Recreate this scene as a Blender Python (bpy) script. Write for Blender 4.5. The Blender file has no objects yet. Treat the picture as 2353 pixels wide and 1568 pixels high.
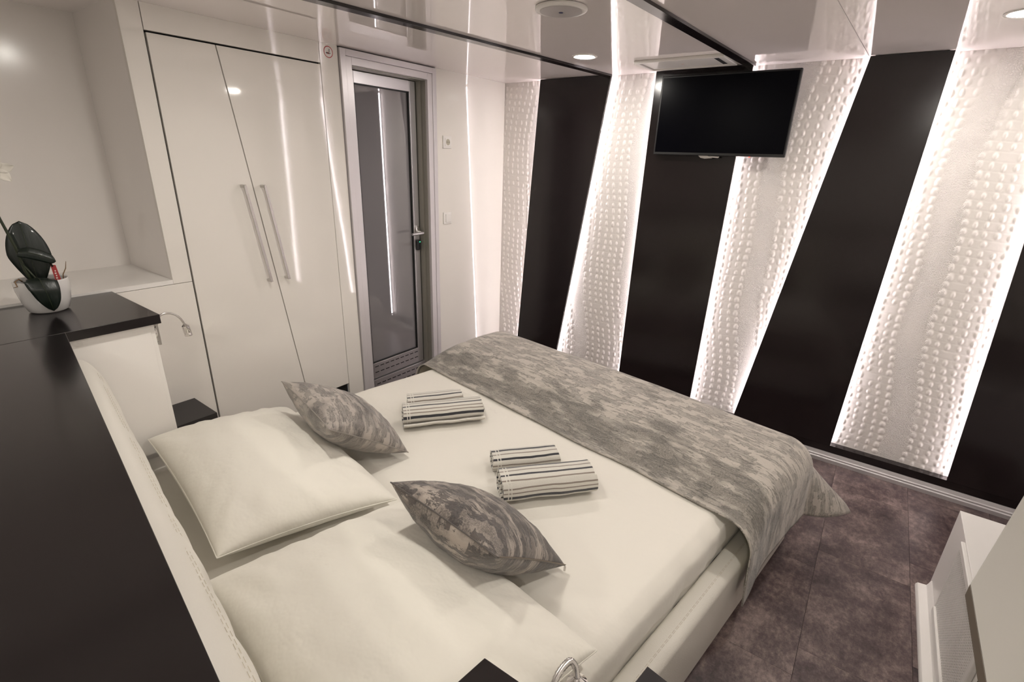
import bpy, bmesh, math, random
import numpy as np
from mathutils import Vector, Matrix, noise
from mathutils.bvhtree import BVHTree
random.seed(7)
S = bpy.context.scene
C = S.collection

# ------------------------------------------------------------------ camera, world, exposure
H, D, W, HC = 2.2, 3.3008, 2.5218, 1.6725
YAW, PIT, ROL = math.radians(-35.7835), math.radians(20.2165), math.radians(-1.9408)
fw = Vector((math.sin(YAW)*math.cos(PIT), math.cos(YAW)*math.cos(PIT), -math.sin(PIT)))
rt = Vector((math.cos(YAW), -math.sin(YAW), 0)); dn = fw.cross(rt)
r2 = rt*math.cos(ROL)+dn*math.sin(ROL); d2 = -rt*math.sin(ROL)+dn*math.cos(ROL)
cam_d = bpy.data.cameras.new('camera'); cam = bpy.data.objects.new('camera', cam_d); C.objects.link(cam)
cam_d.sensor_width = 36.0; cam_d.lens = 36.0*1138.58/2353; cam_d.clip_start = 0.02
M = Matrix((r2, -d2, -fw)).transposed().to_4x4(); M.translation = Vector((0, 0, HC))
cam.matrix_world = M
S.camera = cam
wd = bpy.data.worlds.new('world'); S.world = wd; wd.use_nodes = True
wd.node_tree.nodes['Background'].inputs[0].default_value = (0.9, 0.93, 1.0, 1)
wd.node_tree.nodes['Background'].inputs[1].default_value = 0.05
S.view_settings.view_transform = 'Standard'; S.view_settings.look = 'None'
S.view_settings.gamma = 1.0; S.view_settings.use_curve_mapping = False
S.view_settings.exposure = 1.05
LED_STRENGTH, SPOT_STRENGTH = 15.0, 165.0
LED_COL, SPOT_COL = (1.0, 0.89, 0.92), (1.0, 0.945, 0.87)

# ------------------------------------------------------------------ bed frame of reference (the bed stands 8.7 degrees askew)
BA = math.radians(8.7)
def B(x, y, z): return (x*math.cos(BA)+y*math.sin(BA), -x*math.sin(BA)+y*math.cos(BA), z)

# ------------------------------------------------------------------ materials
MT = {}
class NT:
    def __init__(s, m): s.t = m.node_tree; s.b = s.t.nodes['Principled BSDF']
    def n(s, typ, **kw):
        nd = s.t.nodes.new(typ)
        for k, v in kw.items():
            if k in nd.inputs.keys(): nd.inputs[k].default_value = v
            else: setattr(nd, k, v)
        return nd
    def l(s, a, b): s.t.links.new(a, b)
    def math(s, op, a, b=None, clamp=False):
        nd = s.t.nodes.new('ShaderNodeMath'); nd.operation = op; nd.use_clamp = clamp
        for i, v in enumerate((a, b)):
            if v is None: continue
            if isinstance(v, (int, float)): nd.inputs[i].default_value = v
            else: s.l(v, nd.inputs[i])
        return nd.outputs[0]
    def ramp(s, f, stops, interp='LINEAR'):
        nd = s.t.nodes.new('ShaderNodeValToRGB'); cr = nd.color_ramp; cr.interpolation = interp
        while len(cr.elements) < len(stops): cr.elements.new(0.5)
        for e, (p, c) in zip(cr.elements, stops):
            e.position = p; e.color = (c, c, c, 1) if isinstance(c, (int, float)) else (*c, 1)
        s.l(f, nd.inputs[0]); return nd.outputs[0]
    def mix(s, f, a, b):
        nd = s.t.nodes.new('ShaderNodeMix'); nd.data_type = 'RGBA'
        for i, v in ((0, f), (6, a), (7, b)):
            if isinstance(v, (int, float)): nd.inputs[i].default_value = v
            elif isinstance(v, tuple): nd.inputs[i].default_value = (*v, 1)
            else: s.l(v, nd.inputs[i])
        return nd.outputs[2]
    def noise(s, vec, scale, detail=4, rough=.6, stretch=None):
        if stretch:
            mp = s.n('ShaderNodeMapping'); mp.inputs['Scale'].default_value = stretch; s.l(vec, mp.inputs[0]); vec = mp.outputs[0]
        nd = s.n('ShaderNodeTexNoise', Scale=scale, Detail=detail, Roughness=rough); s.l(vec, nd.inputs['Vector'])
        return nd.outputs['Fac']
    def bump(s, h, dist=.002, strength=1.0):
        nd = s.n('ShaderNodeBump', Strength=strength, Distance=dist); s.l(h, nd.inputs['Height'])
        s.l(nd.outputs[0], s.b.inputs['Normal'])
    def coord(s, which='Object'): return s.n('ShaderNodeTexCoord').outputs[which]
def P(name, col, rough=.5, metal=0., ior=1.5, coat=0., emit=None, es=0., sheen=0.):
    m = bpy.data.materials.new(name); m.use_nodes = True; b = m.node_tree.nodes['Principled BSDF']
    b.inputs['Base Color'].default_value = (*col, 1); b.inputs['Roughness'].default_value = rough
    b.inputs['Metallic'].default_value = metal; b.inputs['IOR'].default_value = ior
    b.inputs['Coat Weight'].default_value = coat; b.inputs['Coat Roughness'].default_value = .03
    b.inputs['Sheen Weight'].default_value = sheen
    if emit: b.inputs['Emission Color'].default_value = (*emit, 1); b.inputs['Emission Strength'].default_value = es
    MT[name] = m; return NT(m)

def soft_bump(t, scale, dist, detail=2):
    t.bump(t.noise(t.coord(), scale, detail), dist)

t = P('gloss_white', (.83, .795, .74), .05, ior=1.6); soft_bump(t, 2.0, .0008, 1)
P('niche_white', (.86, .82, .785), .16)
P('ceiling_gloss', (.92, .86, .84), .006, ior=2.5)
P('dark_gap', (.006, .006, .007), .8)
P('plain_white', (.87, .84, .80), .4)
P('satin_white', (.85, .825, .79), .3)
P('dark_panel', (.0110, .0072, .0076), .17, ior=1.5)
P('dark_top', (.0115, .0085, .0092), .17, ior=1.55)
P('dark_shelf', (.02, .017, .018), .4)
P('alu', (.64, .62, .63), .33, .85)
t = P('alu_brushed', (.66, .64, .65), .3, .6)
v = t.noise(t.coord(), 40, 3, .6, (1, 60, 60)); t.bump(v, .0004)
P('frame_white', (.70, .665, .675), .32, .25)
P('jamb_grey', (.30, .285, .25), .4, .3)
P('chrome', (.78, .76, .74), .12, 1.0)
P('nickel', (.62, .60, .58), .26, 1.0)
P('pane', (.21, .20, .205), .02, ior=2.0)
P('rubber', (.01, .01, .01), .5)
P('tv_black', (.006, .006, .007), .4)
P('tv_screen', (.0012, .0012, .0028), .28, ior=1.15)
P('red_led', (.5, .02, .02), .4, emit=(1, .05, .03), es=3)
P('green_led', (.02, .5, .2), .4, emit=(.05, .7, .3), es=1.0)
P('white_plastic', (.80, .775, .74), .3)
P('plastic_grey', (.50, .47, .46), .35)
P('navy', (.01, .015, .09), .4)
P('socket_hole', (.45, .42, .33), .5)
P('sign_red', (.42, .01, .012), .5); P('sign_black', (.01, .01, .01), .5)
P('led', (1, 1, 1), .5, emit=LED_COL, es=LED_STRENGTH)
P('spot', (1, 1, 1), .5, emit=SPOT_COL, es=SPOT_STRENGTH)
t = P('sheet', (.80, .768, .695), .75, sheen=.15); c = t.coord()
t.bump(t.noise(c, 6, 4, .55), .006)
t = P('pillowcase', (.80, .77, .69), .7, sheen=.2); c = t.coord()
t.bump(t.noise(c, 7, 4, .55), .010)
t = P('leather', (.77, .74, .67), .36); c = t.coord()
t.bump(t.noise(c, 260, 3, .6), .0006)
P('stitch', (.68, .62, .52), .8)
P('lining', (.74, .70, .58), .8)
P('pot_white', (.74, .72, .70), .12, coat=.4)
P('soil', (.03, .022, .015), .9)
t = P('leaf', (.006, .0115, .008), .34, coat=.08)
t.bump(t.noise(t.coord(), 90, 3, .6, (1, 1, .15)), .0008)
P('stem', (.022, .03, .012), .5)
P('root', (.20, .12, .06), .7)
P('petal', (.75, .71, .64), .6)
P('tag_red', (.36, .03, .03), .5); P('tag_white', (.75, .6, .55), .5)
P('desk_grey', (.37, .353, .318), .5)
P('desk_edge', (.16, .13, .10), .5)  # brown holds the shade of the table's left side; the zipper shares it

# embossed reptile paper: the bumps are geometry, the fine grain is relief
t = P('croc_paper', (.78, .735, .70), .42); c = t.coord()
vo = t.n('ShaderNodeTexVoronoi', Scale=105.0); vo.feature = 'DISTANCE_TO_EDGE'; wv = t.n('ShaderNodeVectorMath', operation='ADD'); t.l(c, wv.inputs[0])
wn = t.n('ShaderNodeTexNoise', Scale=28.0, Detail=3.0); t.l(c, wn.inputs['Vector'])
ws = t.n('ShaderNodeVectorMath', operation='SCALE'); ws.inputs['Scale'].default_value = .035; t.l(wn.outputs['Color'], ws.inputs[0]); t.l(ws.outputs[0], wv.inputs[1]); t.l(wv.outputs[0], vo.inputs['Vector'])
g = t.ramp(vo.outputs['Distance'], [(0, 0), (.18, 1)])
at_ = t.n('ShaderNodeAttribute'); at_.attribute_name = 'grain'
mk = t.math('MULTIPLY', at_.outputs['Fac'], t.ramp(t.noise(c, 9, 2, .5), [(.35, .45), (.6, 1)]))
t.bump(t.math('MULTIPLY', g, mk), .0016, 1.0)

# floor tiles
t = P('floor_tile', (.1, .08, .08), .36); c = t.coord()
oi = t.n('ShaderNodeObjectInfo'); add = t.n('ShaderNodeVectorMath', operation='ADD'); t.l(c, add.inputs[0])
sc_ = t.n('ShaderNodeVectorMath', operation='SCALE'); sc_.inputs[0].default_value = (13, 7, 3); t.l(oi.outputs['Random'], sc_.inputs['Scale']); t.l(sc_.outputs[0], add.inputs[1])
v1 = t.noise(add.outputs[0], 5.5, 8, .72); v2 = t.noise(add.outputs[0], 34, 6, .8, (1.8, 1, 1))
f = t.math('ADD', t.math('MULTIPLY', v1, .66), t.math('MULTIPLY', v2, .40))
col = t.ramp(f, [(.40, (.028, .017, .019)), (.49, (.074, .048, .049)), (.56, (.135, .095, .090)), (.66, (.27, .205, .185))])
t.l(col, t.b.inputs['Base Color']); t.l(t.ramp(v2, [(.3, .3), (.7, .46)]), t.b.inputs['Roughness'])
t.bump(v2, .0007)

def burnout(name, light, mid, dark, dark_at, su=1.0, near=False):
    """jacquard velvet with worn horizontal blocks; UV in metres"""
    t = P(name, mid, .55, sheen=.3); uv = t.coord('UV')
    big = t.noise(uv, 4.0*su, 3, .55, (.8, 2.0, 1))
    st = t.noise(uv, 26*su, 8, .80, (.32, 2.0, 1))
    fine = t.noise(uv, 150*su, 4, .8, (.6, 1.2, 1))
    blk = t.n('ShaderNodeTexBrick'); blk.inputs['Scale'].default_value = 11*su; blk.inputs['Mortar Size'].default_value = 0.0
    blk.inputs['Color1'].default_value = (0, 0, 0, 1); blk.inputs['Color2'].default_value = (1, 1, 1, 1)
    blk.inputs['Brick Width'].default_value = 1.1; blk.inputs['Row Height'].default_value = .40
    wob = t.n('ShaderNodeVectorMath', operation='ADD'); t.l(uv, wob.inputs[0])
    nz = t.n('ShaderNodeTexNoise', Scale=60.0, Detail=5.0); t.l(uv, nz.inputs['Vector'])
    sb = t.n('ShaderNodeVectorMath', operation='SCALE'); sb.inputs['Scale'].default_value = .03; t.l(nz.outputs['Color'], sb.inputs[0]); t.l(sb.outputs[0], wob.inputs[1])
    t.l(wob.outputs[0], blk.inputs['Vector'])
    pat = t.math('ADD', t.math('ADD', t.math('MULTIPLY', st, .66), t.math('MULTIPLY', fine, .20)), t.math('MULTIPLY', blk.outputs['Color'], .15))
    k = t.ramp(pat, [(.485, 0), (.495, 1)])
    col = t.mix(k, mid, light)
    edge = t.math('SUBTRACT', t.ramp(pat, [(.468, 0), (.478, 1)]), t.ramp(pat, [(.488, 0), (.498, 1)]), True)
    col = t.mix(t.math('MULTIPLY', edge, .8), col, dark)
    thr = t.math('ADD', big, 0.)
    if near:   # the woven band along one long side is darker
        sp = t.n('ShaderNodeSeparateXYZ'); t.l(uv, sp.inputs[0])
        bd = t.ramp(sp.outputs['Y'], [(.0, .06), (.06, .22), (.18, .19), (.34, .0)])
        thr = t.math('SUBTRACT', big, bd)
    dk = t.math('MULTIPLY', t.ramp(thr, [(dark_at-.02, 1), (dark_at+.13, 0)]), t.ramp(fine, [(.38, .35), (.6, 1)]))
    col = t.mix(t.math('MULTIPLY', dk, .85), col, dark)
    t.l(col, t.b.inputs['Base Color'])
    t.l(t.ramp(k, [(0, .42), (1, .7)]), t.b.inputs['Roughness'])
    t.bump(t.math('ADD', t.math('MULTIPLY', k, .5), t.math('MULTIPLY', fine, .6)), .0018)
burnout('blanket', (.50, .455, .40), (.365, .333, .29), (.075, .068, .056), .30, 1.5, near=True)
burnout('cushion_pale', (.42, .37, .33), (.29, .26, .23), (.06, .053, .05), .40, 2.2)
burnout('cushion_dark', (.42, .36, .31), (.115, .094, .083), (.022, .016, .016), .49, 2.2)

def towel_mat(name, stops):
    t = P(name, (.75, .72, .66), .95, sheen=.4); uv = t.coord('UV')
    sp = t.n('ShaderNodeSeparateXYZ'); 
    nz = t.n('ShaderNodeTexNoise', Scale=9.0, Detail=2.0); t.l(uv, nz.inputs['Vector'])
    t.l(uv, sp.inputs[0])
    vv = t.math('ADD', sp.outputs['Y'], t.math('MULTIPLY', t.math('SUBTRACT', nz.outputs['Fac'], .5), .010))
    fr = t.math('FRACT', t.math('DIVIDE', vv, .118))
    st = [(0, (.74, .71, .64))]
    for p, w, col in stops: st += [(p, col), (p+w, (.74, .71, .64))]
    ux = t.ramp(sp.outputs['X'], [(0, 0), (.013, .9), (.017, 0), (.027, .9), (.031, 0)], 'CONSTANT')
    t.l(t.mix(ux, t.ramp(fr, st, 'CONSTANT'), (.78, .75, .68)), t.b.inputs['Base Color'])
    t.bump(t.noise(uv, 420, 2, .6), .0025)
BL, BR = (.035, .035, .042), (.30, .25, .21)
towel_mat('towel', [(.04, .05, BR), (.25, .075, BL), (.48, .05, BR), (.68, .12, BL), (.90, .045, BR)])

# ------------------------------------------------------------------ mesh builder
class MB:
    def __init__(s): s.v = []; s.f = []; s.uv = {}
    def add(s, vs, fs):
        o = len(s.v); s.v += [tuple(p) for p in vs]; s.f += [tuple(i+o for i in f) for f in fs]; return s
    def box(s, x0, x1, y0, y1, z0, z1, tr=None):
        vs = [(x, y, z) for z in (z0, z1) for y in (y0, y1) for x in (x0, x1)]
        if tr: vs = [tr(*p) for p in vs]
        return s.add(vs, [(0, 2, 3, 1), (4, 5, 7, 6), (0, 1, 5, 4), (2, 6, 7, 3), (0, 4, 6, 2), (1, 3, 7, 5)])
    def extr(s, poly, vec):
        n = len(poly); vec = Vector(vec); a = [Vector(p) for p in poly]; b = [p+vec for p in a]
        return s.add(a+b, [tuple(range(n-1, -1, -1)), tuple(range(n, 2*n))]+[(i, (i+1) % n, n+(i+1) % n, n+i) for i in range(n)])
    def tube(s, pts, r, n=10, closed=False, caps=True):
        pts = [Vector(p) for p in pts]; k = len(pts); rs = r if isinstance(r, (list, tuple)) else [r]*k
        vs = []; up = None
        for i, p in enumerate(pts):
            a = pts[(i-1) % k] if (closed or i > 0) else p; b = pts[(i+1) % k] if (closed or i < k-1) else p
            tg = (b-a).normalized()
            if up is None: up = Vector((0, 0, 1)) if abs(tg.z) < .9 else Vector((1, 0, 0))
            sx = tg.cross(up).normalized(); up = sx.cross(tg).normalized()
            vs += [p+(sx*math.cos(2*math.pi*j/n)+up*math.sin(2*math.pi*j/n))*rs[i] for j in range(n)]
        fs = []
        for i in range(k if closed else k-1):
            for j in range(n):
                fs.append((i*n+j, ((i+1) % k)*n+j, ((i+1) % k)*n+(j+1) % n, i*n+(j+1) % n))
        if caps and not closed: fs += [tuple(range(n)), tuple(range((k-1)*n+n-1, (k-1)*n-1, -1))]
        return s.add(vs, fs)
    def lathe(s, prof, c, n=40, ax=(0, 0, 1)):
        ax = Vector(ax).normalized(); u = ax.orthogonal().normalized(); w = ax.cross(u); c = Vector(c); vs = []; k = len(prof)
        for r, h in prof:
            for j in range(n):
                a = 2*math.pi*j/n; vs.append(c+ax*h+(u*math.cos(a)+w*math.sin(a))*r)
        fs = [(i*n+j, i*n+(j+1) % n, (i+1)*n+(j+1) % n, (i+1)*n+j) for i in range(k-1) for j in range(n)]
        fs += [tuple(range(n-1, -1, -1)), tuple(range((k-1)*n, k*n))]
        return s.add(vs, fs)
    def grid(s, P_, nu, nv, uvs=None):
        """P_ list of (nu*nv) points, index i*nv+j"""
        o = len(s.v); s.v += [tuple(p) for p in P_]
        s.f += [(o+i*nv+j, o+(i+1)*nv+j, o+(i+1)*nv+j+1, o+i*nv+j+1) for i in range(nu-1) for j in range(nv-1)]
        if uvs is not None:
            for i, q in enumerate(uvs): s.uv[o+i] = q
        return s
    def build(s, name, mat, parent=None, smooth=False, bevel=0, seg=2, at=None, fix=True):
        me = bpy.data.meshes.new(name)
        base = Vector(parent.matrix_basis.translation) if parent is not None and parent.parent is None else Vector((0, 0, 0))
        if parent is not None and parent.parent is not None: base = Vector(parent.parent.matrix_basis.translation)+Vector(parent.matrix_basis.translation)
        if at is not None and parent is None: base = Vector(at)
        me.from_pydata([tuple(Vector(p)-base) for p in s.v], [], s.f)
        if fix or bevel:
            bm = bmesh.new(); bm.from_mesh(me)
            if fix: bmesh.ops.recalc_face_normals(bm, faces=bm.faces)
            if bevel:
                es = [e for e in bm.edges if len(e.link_faces) == 2 and e.calc_face_angle(0) > .5]
                bmesh.ops.bevel(bm, geom=es, offset=bevel, segments=seg, profile=.5, affect='EDGES')
            bm.to_mesh(me); bm.free()
        if s.uv:
            ul = me.uv_layers.new(name='UVMap')
            for lp in me.loops: ul.data[lp.index].uv = s.uv.get(lp.vertex_index, (0, 0))
        me.materials.append(MT[mat])
        if smooth:
            for p in me.polygons: p.use_smooth = True
            if smooth == 'auto': me.set_sharp_from_angle(angle=math.radians(40))
        o = bpy.data.objects.new(name, me); C.objects.link(o)
        if parent is not None: o.parent = parent
        elif at is not None: o.location = at
        return o
def tag(o, label=None, cat=None, group=None, kind=None):
    for k, v in (('label', label), ('category', cat), ('group', group), ('kind', kind)):
        if v: o[k] = v
    return o
def thing(name, loc, label=None, cat=None, group=None, kind=None):
    o = bpy.data.objects.new(name, None); C.objects.link(o); o.location = loc; o.empty_display_size = .1
    return tag(o, label, cat, group, kind)
def copy_tree(o, parent=None):
    c = o.copy(); C.objects.link(c); c.parent = parent
    for ch in [x for x in bpy.data.objects if x.parent == o]: copy_tree(ch, c)
    return c
def box(name, mat, parent, x0, x1, y0, y1, z0, z1, bevel=0, tr=None, **kw):
    return MB().box(x0, x1, y0, y1, z0, z1, tr).build(name, mat, parent, bevel=bevel, **kw)

XR, YF, XN = 1.02, -1.6, -3.015     # right wall, wall behind the camera, niche back
# ------------------------------------------------------------------ structure: floor
fl = thing('floor', (0, 0, 0), 'dark mottled purple brown stone effect tile floor', 'floor', kind='structure')
box('underlay', 'dark_gap', fl, -W-.1, XR, YF, D+.05, -.05, -.005)
TW, TL, GP = .345, .622, .0005
tm = MB().box(-TW/2+GP, TW/2-GP, -TL/2+GP, TL/2-GP, -.006, 0)
first = None
offs = {0: 1.74, -1: 1.605, 1: 1.29}
for k in range(-8, 3):
    x0 = .105+k*TW; off = offs.get(k, 1.74+((k*37) % 11)*.057)
    r0 = int(math.floor((YF-off)/TL)); 
    for r in range(r0, int((D-off)/TL)+1):
        xc, yc = x0+TW/2, off+r*TL+TL/2
        if xc-TW/2 > XR or yc-TL/2 > D: continue
        if first is None: first = tm.build('floor_tile', 'floor_tile', fl, bevel=.0003, seg=1); o = first
        else: o = first.copy(); C.objects.link(o)
        o.location = (xc, yc, 0)
# ------------------------------------------------------------------ structure: ceiling
ce = thing('ceiling', (0, 0, H), 'glossy off white stretched ceiling mirroring the room', 'ceiling', kind='structure')
box('ceiling_sheet', 'ceiling_gloss', ce, XN-.05, XR+.05, YF-.02, D+.02, H, H+.05)
def ceil_strip(name, a, b, w, th, mat, label):
    a = Vector((*a, H)); b = Vector((*b, H)); d = (b-a).normalized(); s_ = Vector((d.y, -d.x, 0))*w/2
    o = MB().extr([a-s_, a+s_, b+s_, b-s_], (0, 0, -th)).build(name, mat, None, bevel=min(.001, th*.3), at=(a+b)/2)
    return tag(o, label, 'trim', kind='structure')
def along(a, b, y):
    k = (y-a[1])/(b[1]-a[1]); return (a[0]+(b[0]-a[0])*k, y)
s1a, s1b = (-1.854, 1.308), (-1.645, 3.25); s2a, s2b = (-.848, 1.87), (-.785, 3.25)
ceil_strip('trim_1', along(s1a, s1b, YF), s1b, .052, .012, 'dark_panel', 'dark ceiling joint strip ending at the right corner of the first wall panel')
ceil_strip('trim_2', along(s2a, s2b, YF), s2b, .050, .012, 'dark_panel', 'dark ceiling joint strip ending above the television')
ceil_strip('trim_3', (-.46, YF), (-.246, 3.25), .002, .0012, 'plastic_grey', 'hairline ceiling joint at the right part of the room')

# ------------------------------------------------------------------ structure: back wall with embossed paper
nx, nz_ = 1080, 620
xs = np.linspace(-W-.01, XR, nx); zs = np.linspace(.108, H, nz_)
X, Z = np.meshgrid(xs, zs, indexing='ij'); Hh = np.zeros_like(X)
rng = np.random.default_rng(5)
dx, dz = xs[1]-xs[0], zs[1]-zs[0]
period, BAND = .41, .72
def drift(z): return .040*np.sin(z*2.6+1.0)+.018*np.sin(z*6.1)
def phase(x, z): return ((x-drift(z)-.34)/period) % 1.0
for row in range(48):
    zc = .125+row*.0440
    for colm in range(96):
        xc = -2.75+colm*.0455+drift(zc)
        ph = phase(xc, zc)
        if ph > BAND: continue
        if rng.random() < .03: continue
        cx = xc+rng.normal(0, .0032); cz = zc+.010*math.sin(xc*9)+rng.normal(0, .0022)
        if cx < xs[0]-.02 or cx > xs[-1]+.02: continue
        edge = min(ph, BAND-ph)
        rx, rz = .0063+rng.random()*.0024, .0108+rng.random()*.0036
        if edge < .06: rx *= 1.35; rz *= 1.15
        i0, i1 = int((cx-2.4*rx-xs[0])/dx), int((cx+2.4*rx-xs[0])/dx)+2
        j0, j1 = int((cz-2.4*rz-zs[0])/dz), int((cz+2.4*rz-zs[0])/dz)+2
        i0, j0 = max(i0, 0), max(j0, 0); i1, j1 = min(i1, nx), min(j1, nz_)
        if i1 <= i0 or j1 <= j0: continue
        q = ((X[i0:i1, j0:j1]-cx)/rx)**2+((Z[i0:i1, j0:j1]-cz)/rz)**2
        Hh[i0:i1, j0:j1] += .0034*np.exp(-q**1.9)-.0008*np.exp(-(np.sqrt(q)-1.6)**2*6)
    # shallow crease between the rows of scales
    zl = zc+.022+.010*np.sin(X*9)
    Hh -= .0006*np.exp(-((Z-zl)/.0028)**2)*(phase(X, Z) < BAND)
PH = phase(X, Z); dist = np.where(PH > BAND, np.minimum(PH-BAND, 1-PH), -np.minimum(PH, BAND-PH))
grain = np.clip(dist/.05+.65, .04, 1)
pts = np.stack([X, D-Hh, Z], -1).reshape(-1, 3)
me = bpy.data.meshes.new('wall_back')
idx = (np.arange(nx-1)[:, None]*nz_+np.arange(nz_-1)[None, :]).reshape(-1)
fc = np.stack([idx, idx+nz_, idx+nz_+1, idx+1], -1)
me.vertices.add(len(pts)); me.vertices.foreach_set('co', pts.ravel())
me.loops.add(fc.size); me.loops.foreach_set('vertex_index', fc.ravel())
me.polygons.add(len(fc)); me.polygons.foreach_set('loop_start', np.arange(0, fc.size, 4))
me.polygons.foreach_set('use_smooth', np.ones(len(fc), bool)); me.update()
me.attributes.new('grain', 'FLOAT', 'POINT').data.foreach_set('value', grain.ravel().astype(np.float32))
me.materials.append(MT['croc_paper'])
wb = bpy.data.objects.new('wall_back', me); C.objects.link(wb)
tag(wb, 'white wall covered in embossed reptile pattern paper behind the dark panels', 'wall', kind='structure')
tag(box('trim_4', 'dark_panel', None, -W, XR, D-.05, D+.02, .063, .108, at=(0, D, .063)), 'black plinth strip under the embossed wall', 'trim', kind='structure')
prof = [(D-.052, 0), (D-.066, 0), (D-.066, .022), (D-.062, .028), (D-.062, .036), (D-.058, .042), (D-.052, .062), (D-.045, .063), (D-.03, .063), (D-.03, 0)]
tag(MB().extr([(-W, y, z) for y, z in prof], (W+XR, 0, 0)).build('baseboard_back', 'alu_brushed', None, at=(0, D, 0)), 'brushed aluminium skirting along the embossed wall', 'baseboard', kind='structure')
for nm, a in (('wall_right', (XR, XR+.05, YF, D+.02, 0, H)), ('wall_front', (XN-.05, XR+.05, YF-.05, YF, 0, H))):
    tag(box(nm, 'plain_white', None, *a, at=(a[0], a[2], 0)), 'plain white wall outside the view', 'wall', kind='structure')

# ------------------------------------------------------------------ structure: left wall with its niche
wl = thing('wall_left', (-W, 0, 0), 'glossy white panelled wall with niche, wardrobe front and door', 'wall', kind='structure')
def lp(name, y0, y1, z0, z1, mat='gloss_white'): return box(name, mat, wl, -W-.02, -W, y0, y1, z0, z1, bevel=.0008)
lp('lower_panel', YF, .9430, 0, 1.0885)
lp('stile_panel', .8655, .9430, 1.0905, H)
lp('fascia_panel', .9460, 1.7275, 2.1045, H)
lp('door_side_panel', 1.7300, 1.8375, 0, H)
lp('corner_panel', 2.5600, D-.001, 0, H)
box('niche_shelf', 'satin_white', wl, XN, -W+.001, YF, .865, 1.0905, 1.110, bevel=.0008)
box('niche_back', 'niche_white', wl, XN-.02, XN, YF, .885, 1.09, H)
box('niche_side', 'niche_white', wl, XN, -W-.0205, .8655, .885, 1.09, H)
box('backing', 'dark_gap', wl, XN-.04, XN-.022, YF, D, 0, H)

# ------------------------------------------------------------------ structure: door
dr = thing('door_1', (-W, 2.2, 0), 'aluminium framed door with grey frosted glass pane', 'door', kind='structure')
fx0, fx1 = -W-.10, -W+.014
m = MB(); m.box(-W-.02, fx1, 1.8425, 1.878, 0, 2.193); m.box(-W-.02, fx1, 2.5235, 2.5565, 0, 2.193); m.box(-W-.02, fx1, 1.878, 2.5235, 2.160, 2.193)
fr = m.build('door_frame', 'frame_white', dr, bevel=.002)
m = MB(); m.box(fx0, fx1-.005, 1.879, 1.917, 0, 2.159); m.box(fx0, fx1-.005, 2.482, 2.5225, 0, 2.159); m.box(fx0, fx1-.005, 1.917, 2.482, 2.121, 2.159)
m.build('inner_frame', 'frame_white', dr, bevel=.0015)
m = MB(); m.box(fx0-.01, -W-.012, 2.4762, 2.4818, 0, 2.12); m.box(fx0-.01, -W-.045, 2.469, 2.4762, 0, 2.12); m.box(fx0-.01, -W-.012, 1.9172, 2.476, 2.1155, 2.1208)
m.build('door_jamb', 'jamb_grey', dr)
lx0, lx1 = -W-.125, -W-.085
lf = MB()
lf.box(lx0, lx1, 1.920, 1.993, .200, 2.112); lf.box(lx0, lx1, 2.411, 2.462, .200, 2.112); lf.box(lx0, lx1, 1.993, 2.411, 2.049, 2.112); lf.box(lx0, lx1, 1.993, 2.411, .200, .312)
lf = lf.build('door_leaf', 'alu', dr, bevel=.002)
box('pane', 'pane', lf, lx0+.012, lx0+.022, 1.990, 2.414, .308, 2.052)
m = MB(); g_ = .006
for a in ((1.993, 1.993+g_, .312, 2.049), (2.411-g_, 2.411, .312, 2.049), (1.993, 2.411, 2.049-g_, 2.049), (1.993, 2.411, .312, .312+g_)): m.box(lx0+.022, lx1-.004, *a)
m.build('gasket', 'rubber', lf)
box('threshold_plate', 'alu', dr, lx0, lx1+.01, 1.918, 2.475, .0, .193, bevel=.002)
for zc in (.285, .243, .158, .118):
    m = MB()
    for k in range(9): m.box(lx1-.002+(.011 if zc < .19 else 0), lx1+.0008+(.0105 if zc < .19 else 0), 2.005+k*.046, 2.037+k*.046, zc-.0028, zc+.0028)
    m.build('vent_slots', 'dark_gap', dr)
box('door_shadow_gap', 'rubber', dr, lx0, lx1-.003, 2.4622, 2.469, .2, 2.112)
hy, hz = 2.437, 1.170
hd = MB().extr([(lx1, hy+.019*math.cos(a)*1.0, hz+.012+.034*math.sin(a)) for a in [i*math.pi/10 for i in range(20)]], (.012, 0, 0)).build('handle_plate', 'nickel', dr, bevel=.002, smooth='auto')
MB().tube([(lx1+.01, hy+.006, hz), (lx1+.052, hy+.006, hz), (lx1+.06, hy, hz), (lx1+.06, hy-.03, hz-.001), (lx1+.058, hy-.095, hz-.003)], [.009, .009, .0105, .010, .0085], 14).build('lever', 'alu', hd, smooth='auto')
lk = box('lock_body', 'tv_black', dr, lx1, lx1+.018, hy-.016, hy+.020, 1.045, 1.118, bevel=.008, seg=3)
box('status_light', 'green_led', lk, lx1+.018, lx1+.0185, hy+.004, hy+.014, 1.1, 1.106)

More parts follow.
